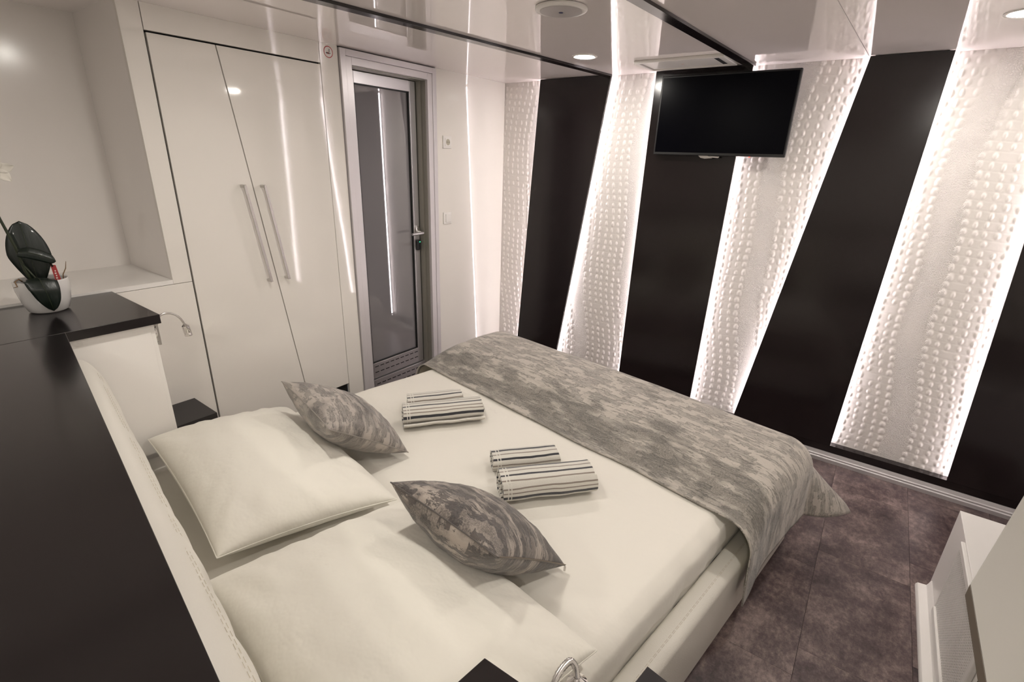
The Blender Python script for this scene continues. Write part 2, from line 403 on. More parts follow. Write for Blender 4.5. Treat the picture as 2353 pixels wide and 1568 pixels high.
# ------------------------------------------------------------------ dark slanted wall panels with light strips
def zline(a, b):   # x on the wall as function of z through two (x,z)
    return lambda z: a[0]+(b[0]-a[0])*(z-a[1])/(b[1]-a[1])
edges = [(zline((-2.208, 2.198), (-2.32, .276)), zline((-1.656, 2.196), (-1.915, .303))),
         (zline((-1.347, 2.195), (-1.364, .254)), zline((-.787, 2.19), (-.816, .213))),
         (zline((-.244, 2.198), (-.508, .173)), zline((.084, 2.2), (.048, .113))),
         (zline((.512, 2.2), (.603, .108)), lambda z: XR)]
plabels = ['dark slanted wall panel nearest the glass door corner', 'dark slanted wall panel behind the left part of the television',
           'dark slanted wall panel right of the television, widening upwards', 'dark wall panel cut off by the right edge of the picture']
PF, PB = D-.058, D-.042
for i, (L, R) in enumerate(edges):
    zb, zt = .109, H-.002
    k = (PF)/D
    def sh(f): return lambda z: f(HC+(z-HC)/k)*k if f is not edges[3][1] else XR
    L2, R2 = sh(L), sh(R)
    xc = (L2(.1)+R2(.1))/2
    pn = thing('wall_panel', (xc, D-.03, zb), plabels[i], 'wall panel', 'dark wall panels')
    MB().extr([(L2(zb), PF, zb), (R2(zb), PF, zb), (R2(zt), PF, zt), (L2(zt), PF, zt)], (0, PB-PF, 0)).build('board', 'dark_panel', pn, bevel=.0008, seg=1)
    BI = .019
    MB().extr([(L2(zb)+BI, PB, zb), (R2(zb)-BI*(i != 3), PB, zb), (R2(zt)-BI*(i != 3), PB, zt), (L2(zt)+BI, PB, zt)], (0, .037, 0)).build('batten', 'dark_panel', pn)
    for f, s_ in ((L2, 1), (R2, -1)):
        if i == 3 and s_ == -1: continue
        o0, o1 = (BI-.003)*s_, (BI-.0002)*s_
        MB().extr([(f(zb+.006)+o0, PB+.018, zb+.006), (f(zb+.006)+o1, PB+.018, zb+.006), (f(zt-.006)+o1, PB+.018, zt-.006), (f(zt-.006)+o0, PB+.018, zt-.006)], (0, .011, 0)).build('light_strip', 'led', pn)

# ------------------------------------------------------------------ wardrobe
wr = thing('wardrobe', (-W, 1.337, 0), 'tall glossy white wardrobe with a slanted split between two doors', 'wardrobe')
box('carcass', 'dark_gap', wr, -W-.55, -W-.022, .944, 1.729, .0, 2.103)
box('plinth', 'dark_gap', wr, -W-.06, -W-.0205, .947, 1.727, .01, .286)
sp = lambda z: 1.213+(2.1-z)*.1288
zb, zt, gp = .288, 2.0965, .0024
for side in (0, 1):
    if side == 0: poly = [(.9510, .17), (sp(.17)-gp, .17), (sp(zt)-gp, zt), (.9510, zt)]
    else: poly = [(sp(zb)+gp, zb), (1.7268, zb), (1.7268, zt), (sp(zt)+gp, zt)]
    d_ = MB().extr([(-W, y, z) for y, z in poly], (-.02, 0, 0)).build('door', 'gloss_white', wr, bevel=.0008, seg=1)
    a, b = ((1.2325, 1.514), (1.2995, 1.031)) if side == 0 else ((1.330, 1.512), (1.396, 1.031))
    hx = -W+.035
    def bar(p, q, w, x0, x1, m):
        d = Vector((0, q[0]-p[0], q[1]-p[1])).normalized(); s_ = Vector((0, d.z, -d.y))*w/2
        P0, P1 = Vector((x0, *p)), Vector((x0, *q)); m.extr([P0-s_, P0+s_, P1+s_, P1-s_], (x1-x0, 0, 0))
    m = MB(); bar(a, b, .013, hx-.005, hx+.005, m)
    u = Vector((b[0]-a[0], b[1]-a[1])).normalized()*.013
    bar(a, (a[0]+u.x, a[1]+u.y), .013, -W, hx-.005, m); bar((b[0]-u.x, b[1]-u.y), b, .013, -W, hx-.005, m)
    m.build('handle', 'nickel', d_, bevel=.0008, seg=1)

# ------------------------------------------------------------------ television
tv = thing('television', (-.89, D-.05, 1.7245), 'black flat television mounted high on the embossed wall', 'television')
tx0, tx1, tz0, tz1, ty = -1.265, -.518, 1.7245, 2.161, 3.201
box('housing', 'tv_black', tv, tx0, tx1, ty, ty+.028, tz0, tz1, bevel=.005)
MB().box(tx0+.1, tx1-.1, ty+.028, ty+.040, tz0+.02, tz1-.1).build('rear_cover', 'tv_black', tv, bevel=.004)
box('screen', 'tv_screen', tv, tx0+.010, tx1-.010, ty-.0006, ty+.002, tz0+.016, tz1-.010)
box('chin_strip', 'rubber', tv, tx0+.004, tx1-.004, ty-.0012, ty+.002, tz0+.003, tz0+.0145, bevel=.0005)
box('wall_bracket', 'dark_gap', tv, -1.02, -.84, ty+.028, PF-.0005, 1.86, 2.06)
bd = MB()
for p in ([(-.985, .0), (-.93, 0), (-.90, -.012), (-.945, -.016), (-.97, -.012)], [(-.925, -.001), (-.862, -.003), (-.868, -.011), (-.905, -.009)]):
    bd.extr([(x, ty+.004, tz0+z-.0003) for x, z in p], (0, .006, 0))
bd.build('badge', 'chrome', tv)
MB().lathe([(.0035, 0), (.0035, .004)], (-.70, ty+.008, tz0-.004), 12, (0, 0, 1)).build('standby_light', 'red_led', tv)

# ------------------------------------------------------------------ ceiling fittings
def downlight():
    r = thing('ceiling_light', (0, 0, H), cat='ceiling light', group='round ceiling downlights')
    MB().lathe([(.0, -.0005), (.050, -.0005), (.054, -.0035), (.064, -.0045), (.068, -.002), (.068, 0)], (0, 0, H), 40).build('trim_ring', 'white_plastic', r, smooth='auto')
    MB().lathe([(.0, -.0042), (.046, -.0046), (.050, -.003), (.050, -.0007)], (0, 0, H), 40).build('diffuser', 'spot', r, smooth='auto')
    return r
pro = downlight()
for i, (x, y, lab) in enumerate([(-1.50, 2.66, 'lit round downlight beside the air vent, left of the television'),
        (.235, 2.64, 'lit round downlight at the right edge of the ceiling'),
        (-1.37, .94, 'lit round downlight above the pillows, mirrored in the niche'),
        (.235, .94, 'lit round downlight above the right bedside cabinet, out of view'),
        (-1.37, -.78, 'added round fill downlight over the dark counter, out of view'),  # this and the next are added as fill light for the rear room
        (.235, -.78, 'added round fill downlight behind the camera, out of view')]):
    o = pro if i == 0 else copy_tree(pro)
    o.location = (x, y, H); o['label'] = lab
ap = thing('wireless_disc', (-1.136, 1.815, H), 'round white ceiling disc with a small dark blue mark', 'ceiling disc')
MB().lathe([(0, 0), (.088, 0), (.096, -.002), (.097, -.007), (.094, -.011), (.084, -.0135), (.0805, -.0135)], (-1.136, 1.815, H), 56).build('housing', 'white_plastic', ap, smooth='auto')
MB().lathe([(.0785, -.0115), (.0785, -.0145), (.05, -.0165), (0, -.017)], (-1.136, 1.815, H), 56).build('face_cap', 'plastic_grey', ap, smooth='auto')
MB().lathe([(.0, -.0165), (.0085, -.0165), (.0085, -.0176), (0, -.0177)], (-1.136, 1.815, H), 24).build('mark', 'navy', ap)
av = thing('air_vent', (-1.07, 3.02, H), 'white rectangular ceiling vent with a raised rim and slot above the television', 'vent')
vx0, vx1, vy0, vy1 = -1.315, -.835, 2.885, 3.155
m = MB(); rw, rh = .022, .016
m.box(vx0, vx1, vy0, vy0+rw, H-rh, H); m.box(vx0, vx1, vy1-rw, vy1, H-rh, H); m.box(vx0, vx0+rw, vy0+rw, vy1-rw, H-rh, H); m.box(vx1-rw, vx1, vy0+rw, vy1-rw, H-rh, H)
m.build('rim', 'white_plastic', av, bevel=.002)
box('cover_plate', 'white_plastic', av, vx0+rw+.002, vx1-rw-.002, vy0+rw+.002, vy1-rw-.002, H-.010, H, bevel=.001)
box('slot', 'dark_gap', av, vx1-.062, vx1-.040, vy0+.045, vy1-.04, H-.0112, H-.0095)
MB().lathe([(.008, -.0099), (.008, -.0106), (.0, -.0106)], (-1.09, 3.03, H), 20).build('emblem', 'tag_white', av)

# ------------------------------------------------------------------ wall fittings
so = thing('wall_socket', (-W, 2.658, 1.763), 'white power socket high on the wall beside the door', 'socket')
box('cover', 'white_plastic', so, -W, -W+.009, 2.658-.0405, 2.658+.0405, 1.763-.0405, 1.763+.0405, bevel=.003)
box('insert', 'white_plastic', so, -W+.009, -W+.012, 2.658-.0245, 2.658+.0275, 1.763-.026, 1.763+.026, bevel=.001)
MB().lathe([(.0195, .0121), (.0195, .0126), (0, .0126)], (-W, 2.66, 1.763), 28, (1, 0, 0)).build('socket_well', 'socket_hole', so)
m = MB()
for dy in (-.0085, .0085): m.lathe([(.0028, .0127), (.0028, .0131), (0, .0131)], (-W, 2.66+dy, 1.763), 10, (1, 0, 0))
m.build('contact_holes', 'dark_gap', so)
sw = thing('light_switch', (-W, 2.652, 1.259), 'white light switch below the socket beside the door', 'switch')
box('cover', 'white_plastic', sw, -W, -W+.009, 2.652-.0405, 2.652+.0405, 1.259-.0405, 1.259+.0405, bevel=.003)
box('rocker', 'white_plastic', sw, -W+.009, -W+.0145, 2.652-.023, 2.652+.027, 1.259-.028, 1.259+.028, bevel=.002)
sg = thing('no_smoking_sign', (-W, 1.781, 2.161), 'small round red ringed no smoking sticker beside the door', 'sign')
sy, sz = 1.781, 2.161
MB().lathe([(.0275, 0), (.0275, .0006), (0, .0006)], (-W, sy, sz), 40, (1, 0, 0)).build('backing_disc', 'white_plastic', sg)
ring = MB(); n = 48
ring.add([(-W+.0011, sy+r*math.cos(2*math.pi*i/n), sz+r*math.sin(2*math.pi*i/n)) for r in (.0238, .0272) for i in range(n)], [(i, (i+1) % n, n+(i+1) % n, n+i) for i in range(n)])
ring.build('red_ring', 'sign_red', sg)
m = MB(); m.box(-W+.0007, -W+.0011, sy-.014, sy+.006, sz-.0075, sz-.003); m.box(-W+.0007, -W+.0011, sy+.007, sy+.013, sz-.0065, sz-.0035); m.build('cigarette', 'sign_black', sg)
m = MB()
for dy in (0, .005): m.tube([(-W+.001, sy+.004+dy, sz+.001), (-W+.001, sy+.001+dy, sz+.006), (-W+.001, sy+.005+dy, sz+.010), (-W+.001, sy+.003+dy, sz+.015)], .0008, 6)
m.build('smoke_mark', 'sign_black', sg)
m = MB()
for s_ in (-1, 1): m.tube([(-W+.0014, sy-.010, sz-.005+s_*.008), (-W+.0014, sy+.006, sz-.005-s_*.008)], .0007, 6)
m.build('cross_mark', 'sign_red', sg)

# ------------------------------------------------------------------ left bedside cabinet, counter behind the headboard
CT = 1.10
nl = thing('bedside_cabinet', (-2.29, .2, .56), 'white wall hung bedside cabinet with dark top under the niche', 'cabinet', 'bedside cabinets')
box('top', 'dark_top', nl, -W+.001, -2.042, -.5, .636, CT-.034, CT, bevel=.0012)
bd_ = box('body', 'plain_white', nl, -W+.001, -2.062, -.48, .603, .56, CT-.0345, bevel=.001)
fr_ = box('drawer_front', 'plain_white', nl, -W+.004, -2.066, .6035, .618, .563, CT-.04, bevel=.001)
m = MB(); m.box(-2.115, -2.103, .632, .642, .965, 1.045); m.box(-2.115, -2.103, .618, .633, .968, .978); m.box(-2.115, -2.103, .618, .633, 1.032, 1.042)
m.build('handle', 'nickel', fr_, bevel=.001)
bl = thing('low_cabinet', (-2.4, .5, 0), 'low white base cabinet with dark top between wardrobe and pillow', 'cabinet')
box('body', 'plain_white', bl, -W+.002, -2.40, .0, .838, 0, .489)
box('top', 'dark_shelf', bl, -W+.001, -2.288, .0, .852, .49, .522, bevel=.001)
ct = thing('counter', B(-1.2, -.25, 0), 'long dark counter top behind the white padded headboard', 'counter')
def yline(x): return None
def frm(y):  # x of the right end following the right cabinet top
    return -.2700-(.340-y)*.141-.001
f0, f1 = B(-2.10, .055, CT), B(-.2, .055, CT)
def fy(x): k = (x-f0[0])/(f1[0]-f0[0]); return f0[1]+(f1[1]-f0[1])*k
xr_ = -.3125
MB().extr([(-2.040, fy(-2.040), CT), (-2.040, -.5, CT), (frm(-.5), -.5, CT), (frm(fy(xr_)), fy(xr_), CT)], (0, 0, -.034)).build('top', 'dark_top', ct, bevel=.0012)
MB().extr([(-2.035, fy(-2.035)-.045, CT-.0345), (-2.035, -.48, CT-.0345), (-.42, -.48, CT-.0345), (-.42, fy(-.42)-.045, CT-.0345)], (0, 0, -(CT-.0345))).build('body', 'plain_white', ct)

# right bedside cabinet (below the camera) and its low base
nr = thing('bedside_cabinet', (0, .1, 0), 'dark topped bedside cabinet at the bottom edge, in front of the right pillow', 'cabinet', 'bedside cabinets')
MB().extr([(-.270, .340, CT), (.26, .3585, CT), (.26, -.5, CT), (-.270-.84*.141, -.5, CT)], (0, 0, -.034)).build('top', 'dark_top', nr, bevel=.0012)
MB().extr([(-.245, .315, CT-.0345), (.24, .332, CT-.0345), (.24, -.48, CT-.0345), (-.345, -.48, CT-.0345)], (0, 0, -.5)).build('body', 'plain_white', nr, bevel=.001)
br = thing('low_cabinet', B(-.15, .6, 0), 'low dark topped base cabinet beside the bed rail, bottom edge of the view', 'cabinet')
box('top', 'dark_shelf', br, -.350, .10, .30, .866, .49, .522, bevel=.001, tr=B)
box('body', 'plain_white', br, -.335, .09, .32, .855, 0, .489, tr=B)

# reading lamps
def lamp(loc, label, path, head_dir, base_n, hl=.046, hr=.0135, nr_=.0042):
    r = thing('reading_lamp', loc, label, 'lamp', 'gooseneck reading lamps')
    MB().lathe([(.0, 0), (.024, 0), (.024, .006), (.018, .012), (.008, .014), (0, .014)], loc, 28, base_n).build('base', 'chrome', r, smooth='auto')
    P0 = [Vector(p) for p in path]; sm = []
    for i in range(len(P0)-1):
        p0 = P0[max(i-1, 0)]; p1 = P0[i]; p2 = P0[i+1]; p3 = P0[min(i+2, len(P0)-1)]
        for k in range(14):
            t_ = k/14; sm.append(.5*((2*p1)+(p2-p0)*t_+(2*p0-5*p1+4*p2-p3)*t_*t_+(3*p1-p0-3*p2+p3)*t_**3))
    sm.append(P0[-1])
    rr = [nr_*(1.0 if i % 2 else .86) for i in range(len(sm))]
    MB().tube(sm, rr, 12).build('gooseneck', 'nickel', r, smooth=True)
    e = P0[-1]; d = Vector(head_dir).normalized()
    hd = MB().lathe([(.0045, -.004), (.0085, 0), (hr*.95, .004), (hr, .010), (hr, hl-.016), (hr*.96, hl-.015), (hr*.96, hl-.013), (hr, hl-.012), (hr, hl)], e, 24, d).build('lamp_head', 'chrome', r, smooth='auto')
    MB().lathe([(hr*.8, hl+.0003), (0, hl+.0003)], e, 20, d).build('lens', 'plastic_grey', hd)
    return r
lamp((-2.10, .618, 1.02), 'chrome gooseneck reading lamp beside the wardrobe, left of the bed',
     [(-2.10, .63, 1.02), (-2.10, .637, 1.045), (-2.10, .655, 1.079), (-2.10, .688, 1.080), (-2.10, .715, 1.058), (-2.10, .730, 1.024)], (0, .13, -1), (0, 1, 0))
lamp((-.17, .318, 1.035), 'chrome gooseneck reading lamp at the bottom edge beside the dark cabinet corner',
     [(-.17, .328, 1.035), (-.185, .345, 1.02), (-.203, .396, 1.045), (-.202, .430, 1.052), (-.194, .436, 1.046), (-.186, .430, 1.034)], (.10, -.05, -1), (0, 1, 0), hl=.06, hr=.0145, nr_=.0048)

# ------------------------------------------------------------------ orchid
oc = thing('potted_orchid', (-2.375, .405, CT), 'dark leaved orchid in a white ceramic pot on the dark counter', 'plant')
pc = (-2.375, .405, CT)
MB().lathe([(.0, .001), (.048, .0), (.057, .006), (.068, .040), (.0755, .080), (.077, .112), (.075, .117), (.071, .114), (.069, .090), (.0, .088)], pc, 56).build('pot', 'pot_white', oc, smooth='auto')
m = MB(); m.lathe([(.068, .089), (.067, .097), (.04, .101), (0, .103)], pc, 32); m.build('soil', 'soil', oc, smooth=True)
def leaf(base, tip, width, side, lift, fold=.18, droop=0., nm='leaf', path=None):
    """base->tip blade with a raised curve; side = across direction"""
    if path: base, tip = path[0], path[-1]; path = [Vector(q) for q in path]
    b_, t_ = Vector(base), Vector(tip); s_ = Vector(side).normalized(); up = (t_-b_).cross(s_).normalized(); nl_, nw = 22, 9; pts = []
    for i in range(nl_):
        k = i/(nl_-1); c_ = b_.lerp(t_, k)+up*lift*math.sin(math.pi*k)*(1-.3*k)+Vector((0, 0, -droop*k*k))
        w_ = width*(math.sin(math.pi*min(1, .10+k*.90))**.55)*(.55+.45*min(1, k*2.2)) if k < .999 else .001
        if path:
            w_ = width*(math.sin(math.pi*min(1, .16+k*.84))**.6) if k < .999 else .001
            kk = k*(len(path)-1); i_ = min(int(kk), len(path)-2); c_ = path[i_].lerp(path[i_+1], kk-i_)
            up = (path[i_+1]-path[i_]).cross(s_).normalized()
        for j in range(nw):
            q = j/(nw-1)*2-1
            pts.append(c_+s_*w_*q*.5+up*(abs(q)**1.3)*fold*w_*.5)
    o = MB().grid(pts, nl_, nw).build(nm, 'leaf', oc, smooth=True)
    sm_ = o.modifiers.new('thickness', 'SOLIDIFY'); sm_.thickness = .0025
    rib = MB().tube([Vector(pts[i*nw+nw//2])-up*.0003 for i in range(1, nl_-1)], .0011, 5).build('midrib', 'stem', o, smooth=True)
    return o
cb = Vector((-2.362, .412, CT+.105))
side = Vector((.25, .95, .10))
leaf(cb+Vector((-.03, -.012, -.01)), (-2.41, .400, 1.415), .115, (.15, .97, -.06), -.012, .12)
leaf(None, None, .086, (.17, .98, -.03), 0, -.16, path=[(-2.385, .395, 1.205), (-2.345, .392, 1.228), (-2.300, .390, 1.228), (-2.280, .392, 1.195), (-2.284, .397, 1.150), (-2.300, .402, 1.112)])
leaf(None, None, .040, (.25, -.35, -.9), 0, .35, path=[(-2.350, .362, 1.318), (-2.340, .385, 1.318), (-2.334, .415, 1.305), (-2.330, .445, 1.286), (-2.334, .452, 1.278)])
def stem(pts, r, nm='stem', mat='stem'): return MB().tube(pts, r, 8).build(nm, mat, oc, smooth=True)
stem([(-2.37, .385, 1.19), (-2.372, .372, 1.25), (-2.375, .366, 1.33), (-2.378, .35, 1.43), (-2.380, .335, 1.53), (-2.375, .335, 1.60), (-2.36, .34, 1.66)], [.005, .0048, .0045, .004, .0038, .0032, .002])
stem([(-2.36, .405, 1.195), (-2.365, .388, 1.23), (-2.372, .368, 1.28)], .003)
stem([(-2.36, .365, 1.205), (-2.35, .345, 1.228), (-2.345, .333, 1.222), (-2.342, .335, 1.205), (-2.342, .325, 1.203)], [.0026, .0024, .0022, .002, .001], 'aerial_root', 'root')
stem([(-2.36, .462, 1.20), (-2.36, .466, 1.225), (-2.362, .478, 1.245), (-2.362, .484, 1.27)], [.0018, .0018, .0015, .0008], 'aerial_root', 'root')
fl_ = thing  # flower hanging at the frame edge
m = MB(); fc_ = Vector((-2.36, .375, 1.585)); 
for k in range(5):
    a = k*2*math.pi/5+.3; d = Vector((.25, math.cos(a), math.sin(a))).normalized(); s_ = d.cross(Vector((1, 0, 0))).normalized(); pts = []
    for i in range(7):
        for j in range(5):
            kk = i/6; q = j/4*2-1; w_ = .034*math.sin(math.pi*min(.97, .12+kk*.88))
            pts.append(fc_+d*.045*kk+s_*w_*q*.5+Vector((1, 0, 0))*(.008*kk*kk+.004*q*q))
    m.grid(pts, 7, 5)
pt = m.build('flower', 'petal', oc, smooth=True); pt.modifiers.new('thickness', 'SOLIDIFY').thickness = .001
stem([(-2.375, .335, 1.60), (-2.37, .355, 1.60), tuple(fc_)], .0018, 'flower_stalk')
tg = MB().extr([(-2.352, .440, 1.19), (-2.352, .457, 1.188), (-2.356, .452, 1.262), (-2.356, .438, 1.264)], (-.0012, 0, 0)).build('plant_tag', 'tag_red', oc)
m = MB()
for k in range(6): m.box(-2.3519, -2.3514, .4425+.0015*(k % 2), .4475, 1.197+k*.0085, 1.202+k*.0085)
m.build('tag_lettering', 'tag_white', tg)
stem([(-2.354, .443, 1.258), (-2.354, .438, 1.274), (-2.354, .430, 1.283)], .003, 'tag_clip', 'soil')

# ------------------------------------------------------------------ bed
BXC, BHW, BY1 = -1.38, .994, 2.275        # centre, half width outside rails, foot end (bed axes)
RT, MTOP = .305, .470
bdth = thing('bed', B(BXC, 1.2, 0), 'wide cream leather bed with padded headboard and stitched side rails', 'bed')
def rail(name, poly, axis_a, axis_b):
    pass
def rail_profile(w=.082, h=RT, r=.03):
    pr = [(0, .025), (0, h-r)]
    for k in range(1, 6): a = math.pi/2*k/5; pr.append((r-r*math.cos(a), h-r+r*math.sin(a)))
    for k in range(0, 5): a = math.pi/2*k/4; pr.append((w-.02+.02*math.sin(a), h-.02+.02*math.cos(a)))
    pr += [(w, .025)]; return pr
for sgn in (-1, 1):
    xo = BXC+sgn*BHW; m = MB()
    vs = [B(xo-sgn*a, .13, z) for a, z in rail_profile()]; ve = [B(xo-sgn*a, BY1, z) for a, z in rail_profile()]
    m.extr([Vector(p) for p in vs], Vector(ve[0])-Vector(vs[0]))
    o = m.build('side_rail', 'leather', bdth, smooth='auto')
    m = MB()
    for off in (.030, .034):
        for sg_ in range(90):
            y0 = .2+sg_*.0228
            m.tube([B(xo-sgn*off, y0, RT+.0004), B(xo-sgn*off, y0+.015, RT+.0004)], .0007, 4)
    st_ = m.build('stitching', 'stitch', o); st_['kind'] = 'stuff'
m = MB(); vs = [B(BXC-BHW+.083, BY1-a, z) for a, z in rail_profile()]; m.extr(vs, Vector(B(BXC+BHW-.083, 0, 0))-Vector(B(BXC-BHW+.083, 0, 0)))
m.build('foot_rail', 'leather', bdth, smooth='auto')
box('slat_base', 'dark_gap', bdth, BXC-BHW+.083, BXC+BHW-.083, .14, BY1-.083, .15, .235, tr=B)
# headboard, rounded top, sewn double seam
hp = [(.060, .02), (.130, .02), (.130, .80)]
for k in range(1, 11):
    a = math.pi/2*k/10; hp.append((.060+.070*math.cos(a), .80+.20*math.sin(a)))
hp[-1] = (.060, 1.0)
hx0, hx1 = -2.085, -.405; NS = 60; pts = []
for i in range(NS+1):
    x = hx0+(hx1-hx0)*i/NS
    for y, z in hp:
        pts.append(B(x, y+(.002*math.sin(i*1.3)+.0015*math.sin(i*.37))*(1 if y > .1 else 0), z))
m = MB(); nv = len(hp); m.grid(pts, NS+1, nv)
m.f += [tuple(range(nv)), tuple(range(NS*nv+nv-1, NS*nv-1, -1))]+[(i*nv, i*nv+nv-1, (i+1)*nv+nv-1, (i+1)*nv) for i in range(NS)]
hb = m.build('headboard', 'leather', bdth, smooth='auto')
m = MB()
for kk, a in enumerate((math.radians(48), math.radians(54))):
    yy, zz = .060+.0712*math.cos(a), .80+.2015*math.sin(a)
    for i in range(82):
        x = hx0+.03+i*.02
        m.tube([B(x, yy, zz), B(x+.013, yy, zz)], .0005, 4)
st_ = m.build('stitching', 'stitch', hb); st_['kind'] = 'stuff'

# mattress with its fitted sheet
def rounded(x, r, hw):
    """arc profile: returns (pos, drop) for arclength past the flat part"""
    return x
mx0, mx1, my0, my1 = BXC-BHW+.0826, BXC+BHW-.0826, .136, BY1-.086
nu, nv = 110, 120; R_ = .055; pts = []
hwx, hwy = (mx1-mx0)/2, (my1-my0)/2; cx_, cy_ = (mx0+mx1)/2, (my0+my1)/2
def wrap(s_, hw, r, tot):
    """s_ in [-tot,tot] arclength -> (offset, drop)"""
    a = abs(s_); sg_ = 1 if s_ >= 0 else -1; fl0 = hw-r
    if a <= fl0: return s_, 0.
    a -= fl0
    if a < r*math.pi/2: return sg_*(fl0+r*math.sin(a/r)), r*(1-math.cos(a/r))
    return sg_*hw, r+(a-r*math.pi/2)
Tx = hwx-R_+R_*math.pi/2+.14; Ty = hwy-R_+R_*math.pi/2+.14
def warp(k):  # denser samples near the rim
    return math.copysign(abs(k)**.75, k)
for i in range(nu):
    su_ = warp(i/(nu-1)*2-1)*Tx; ox, dx_ = wrap(su_, hwx, R_, Tx)
    for j in range(nv):
        sv_ = warp(j/(nv-1)*2-1)*Ty; oy, dy_ = wrap(sv_, hwy, R_, Ty)
        dr_ = max(dx_, dy_) if min(dx_, dy_) > 0 else dx_+dy_
        x, y = cx_+ox, cy_+oy
        if dx_ > 0 and dy_ > 0:
            f_ = min(1, min(dx_, dy_)/.06); x -= math.copysign(.016*f_, ox); y -= math.copysign(.016*f_, oy)
        n1 = noise.noise((x*2.2, y*2.2, 3.1)); n2 = noise.noise((x*1.5+y*5, y*2-x*4, 1.7))
        z = MTOP-dr_+.0035*n1+.002*n2
        # tucks along the right side
        e = max(0, 1-abs(mx1-x)/.22)
        tk = noise.noise((y*9, x*3, 8.)); tk2 = noise.noise((y*26, x*5, 4.))
        z += e*(.006*tk+.003*tk2)*(1 if dr_ < .05 else 0); x += (e*(.008*tk+.004*tk2) if dx_ > 0.01 else 0)
        if z > .318 and dx_ > .02 and ox > 0: x += .014*min(1, (z-.318)/.03)
        elif ox > 0 and dx_ > .02: x = min(x, mx1)
        pts.append(B(x, y, max(z, .238)))
mt = MB().grid(pts, nu, nv).build('mattress', 'sheet', None, smooth=True, at=B(cx_, cy_, .236))
tag(mt, 'cream white sheeted mattress lying inside the leather bed frame', 'mattress')

# ------------------------------------------------------------------ pillows and cushions
def cushion_pts(HL, HR, FR, FL, top, bot, n, pinch=.07, pw=.42, seed=0, wr=.004, flatmin=None, bellyside=1):
    """four corner points -> closed pillow; returns MB with uv in metres. HL HR FR FL counter-clockwise from above"""
    HL, HR, FR, FL = [Vector(p) for p in (HL, HR, FR, FL)]
    nrm = ((HR-HL).cross(FL-HL)).normalized()
    if nrm.z < 0: nrm = -nrm
    lu, lv = (HR-HL).length, (FL-HL).length; cen = (HL+HR+FR+FL)/4
    m = MB(); outs = []
    for sgn, T in ((1, top), (-1, bot)):
        pts, uvs = [], []
        for i in range(n):
            u = math.sin((i/(n-1)-.5)*math.pi)
            for j in range(n):
                v_ = math.sin((j/(n-1)-.5)*math.pi)
                uu = u*(1-pinch*(1-v_*v_)); vv = v_*(1-pinch*(1-u*u))
                a, b = (uu+1)/2, (vv+1)/2
                p = HL*(1-a)*(1-b)+HR*a*(1-b)+FR*a*b+FL*(1-a)*b
                e = max(0., (1-u*u)*(1-v_*v_))
                h = T*e**pw
                # radiating puckers near the seams
                rim = (1-e)**3
                nz = noise.noise((u*3+seed, v_*3, sgn*2.))*.55+noise.noise((u*7+seed, v_*7, sgn))*.3
                ang = math.atan2(v_, u)
                pk = math.sin(ang*23+seed+4*noise.noise((u*2, v_*2, seed)))*rim*min(1, e*12)
                h += (nz*wr*2.2+pk*wr)*min(1, e*5)*(1 if sgn > 0 else .6)
                q = p+nrm*(sgn*h)
                if flatmin is not None and q.z < flatmin: q.z = flatmin+.0005*noise.noise((u*5, v_*5, 0))
                pts.append(q); uvs.append((u*lu/2+seed, v_*lv/2+sgn*.37))
        m.grid(pts, n, n, uvs); outs.append(pts)
    return m, outs, nrm
def rimloop(pts, n):
    idx = [i*n for i in range(n)]+[(n-1)*n+j for j in range(1, n)]+[i*n+n-1 for i in range(n-2, -1, -1)]+[j for j in range(n-2, 0, -1)]
    return [Vector(pts[k]) for k in idx]
def soft(name, mat, corners, top, bot, label, cat, group, seam_mat=None, n=46, seam_r=.0032, over=None, **kw):
    m, outs, nrm = cushion_pts(*corners, top, bot, n, **kw)
    if over is not None:      # rest on the thing underneath: its upper surface pushes this one up
        bv = BVHTree.FromPolygons([Vector(p) for p in over.v], over.f)
        for k, p in enumerate(m.v):
            h = bv.ray_cast(Vector((p[0], p[1], 1.5)), Vector((0, 0, -1)))[0]
            if h is not None and p[2] < h.z+.003: m.v[k] = (p[0], p[1], h.z+.003)
        outs = [[Vector(q) for q in m.v[:n*n]], [Vector(q) for q in m.v[n*n:]]]
    cen = sum((Vector(c_) for c_ in corners), Vector())/4; base = (cen.x, cen.y, min(p[2] for p in m.v))
    r = thing(name, base, label, cat, group)
    o = m.build('cover', mat, r, smooth=True)
    bm = bmesh.new(); bm.from_mesh(o.data); bmesh.ops.remove_doubles(bm, verts=bm.verts, dist=.0004); bmesh.ops.recalc_face_normals(bm, faces=bm.faces); bm.to_mesh(o.data); bm.free()
    lp_ = rimloop(outs[0], n)
    MB().tube(lp_[::2], seam_r, 6, closed=True).build('seam', seam_mat or mat, r, smooth=True)
    return r, outs, m
ZM = MTOP+.004
_, _, mp2 = soft('pillow', 'pillowcase', [B(-1.285, .160, .575), B(-.455, .165, .570), B(-.455, .800, .535), B(-1.275, .775, .520)], .115, .07,
     'large white pillow in the foreground beside the bed rail', 'pillow', 'white bed pillows', seed=4.7, flatmin=ZM, wr=.007, pinch=.045, seam_r=.0022)
_, _, mp1 = soft('pillow', 'pillowcase', [B(-2.085, .195, .640), B(-1.358, .212, .575), B(-1.300, .765, .520), B(-2.190, .740, .540)], .120, .090,
     'large white pillow lying beside the left bedside cabinet', 'pillow', 'white bed pillows', seed=1.3, over=mp2, flatmin=ZM, wr=.006, pinch=.05, seam_r=.0022)
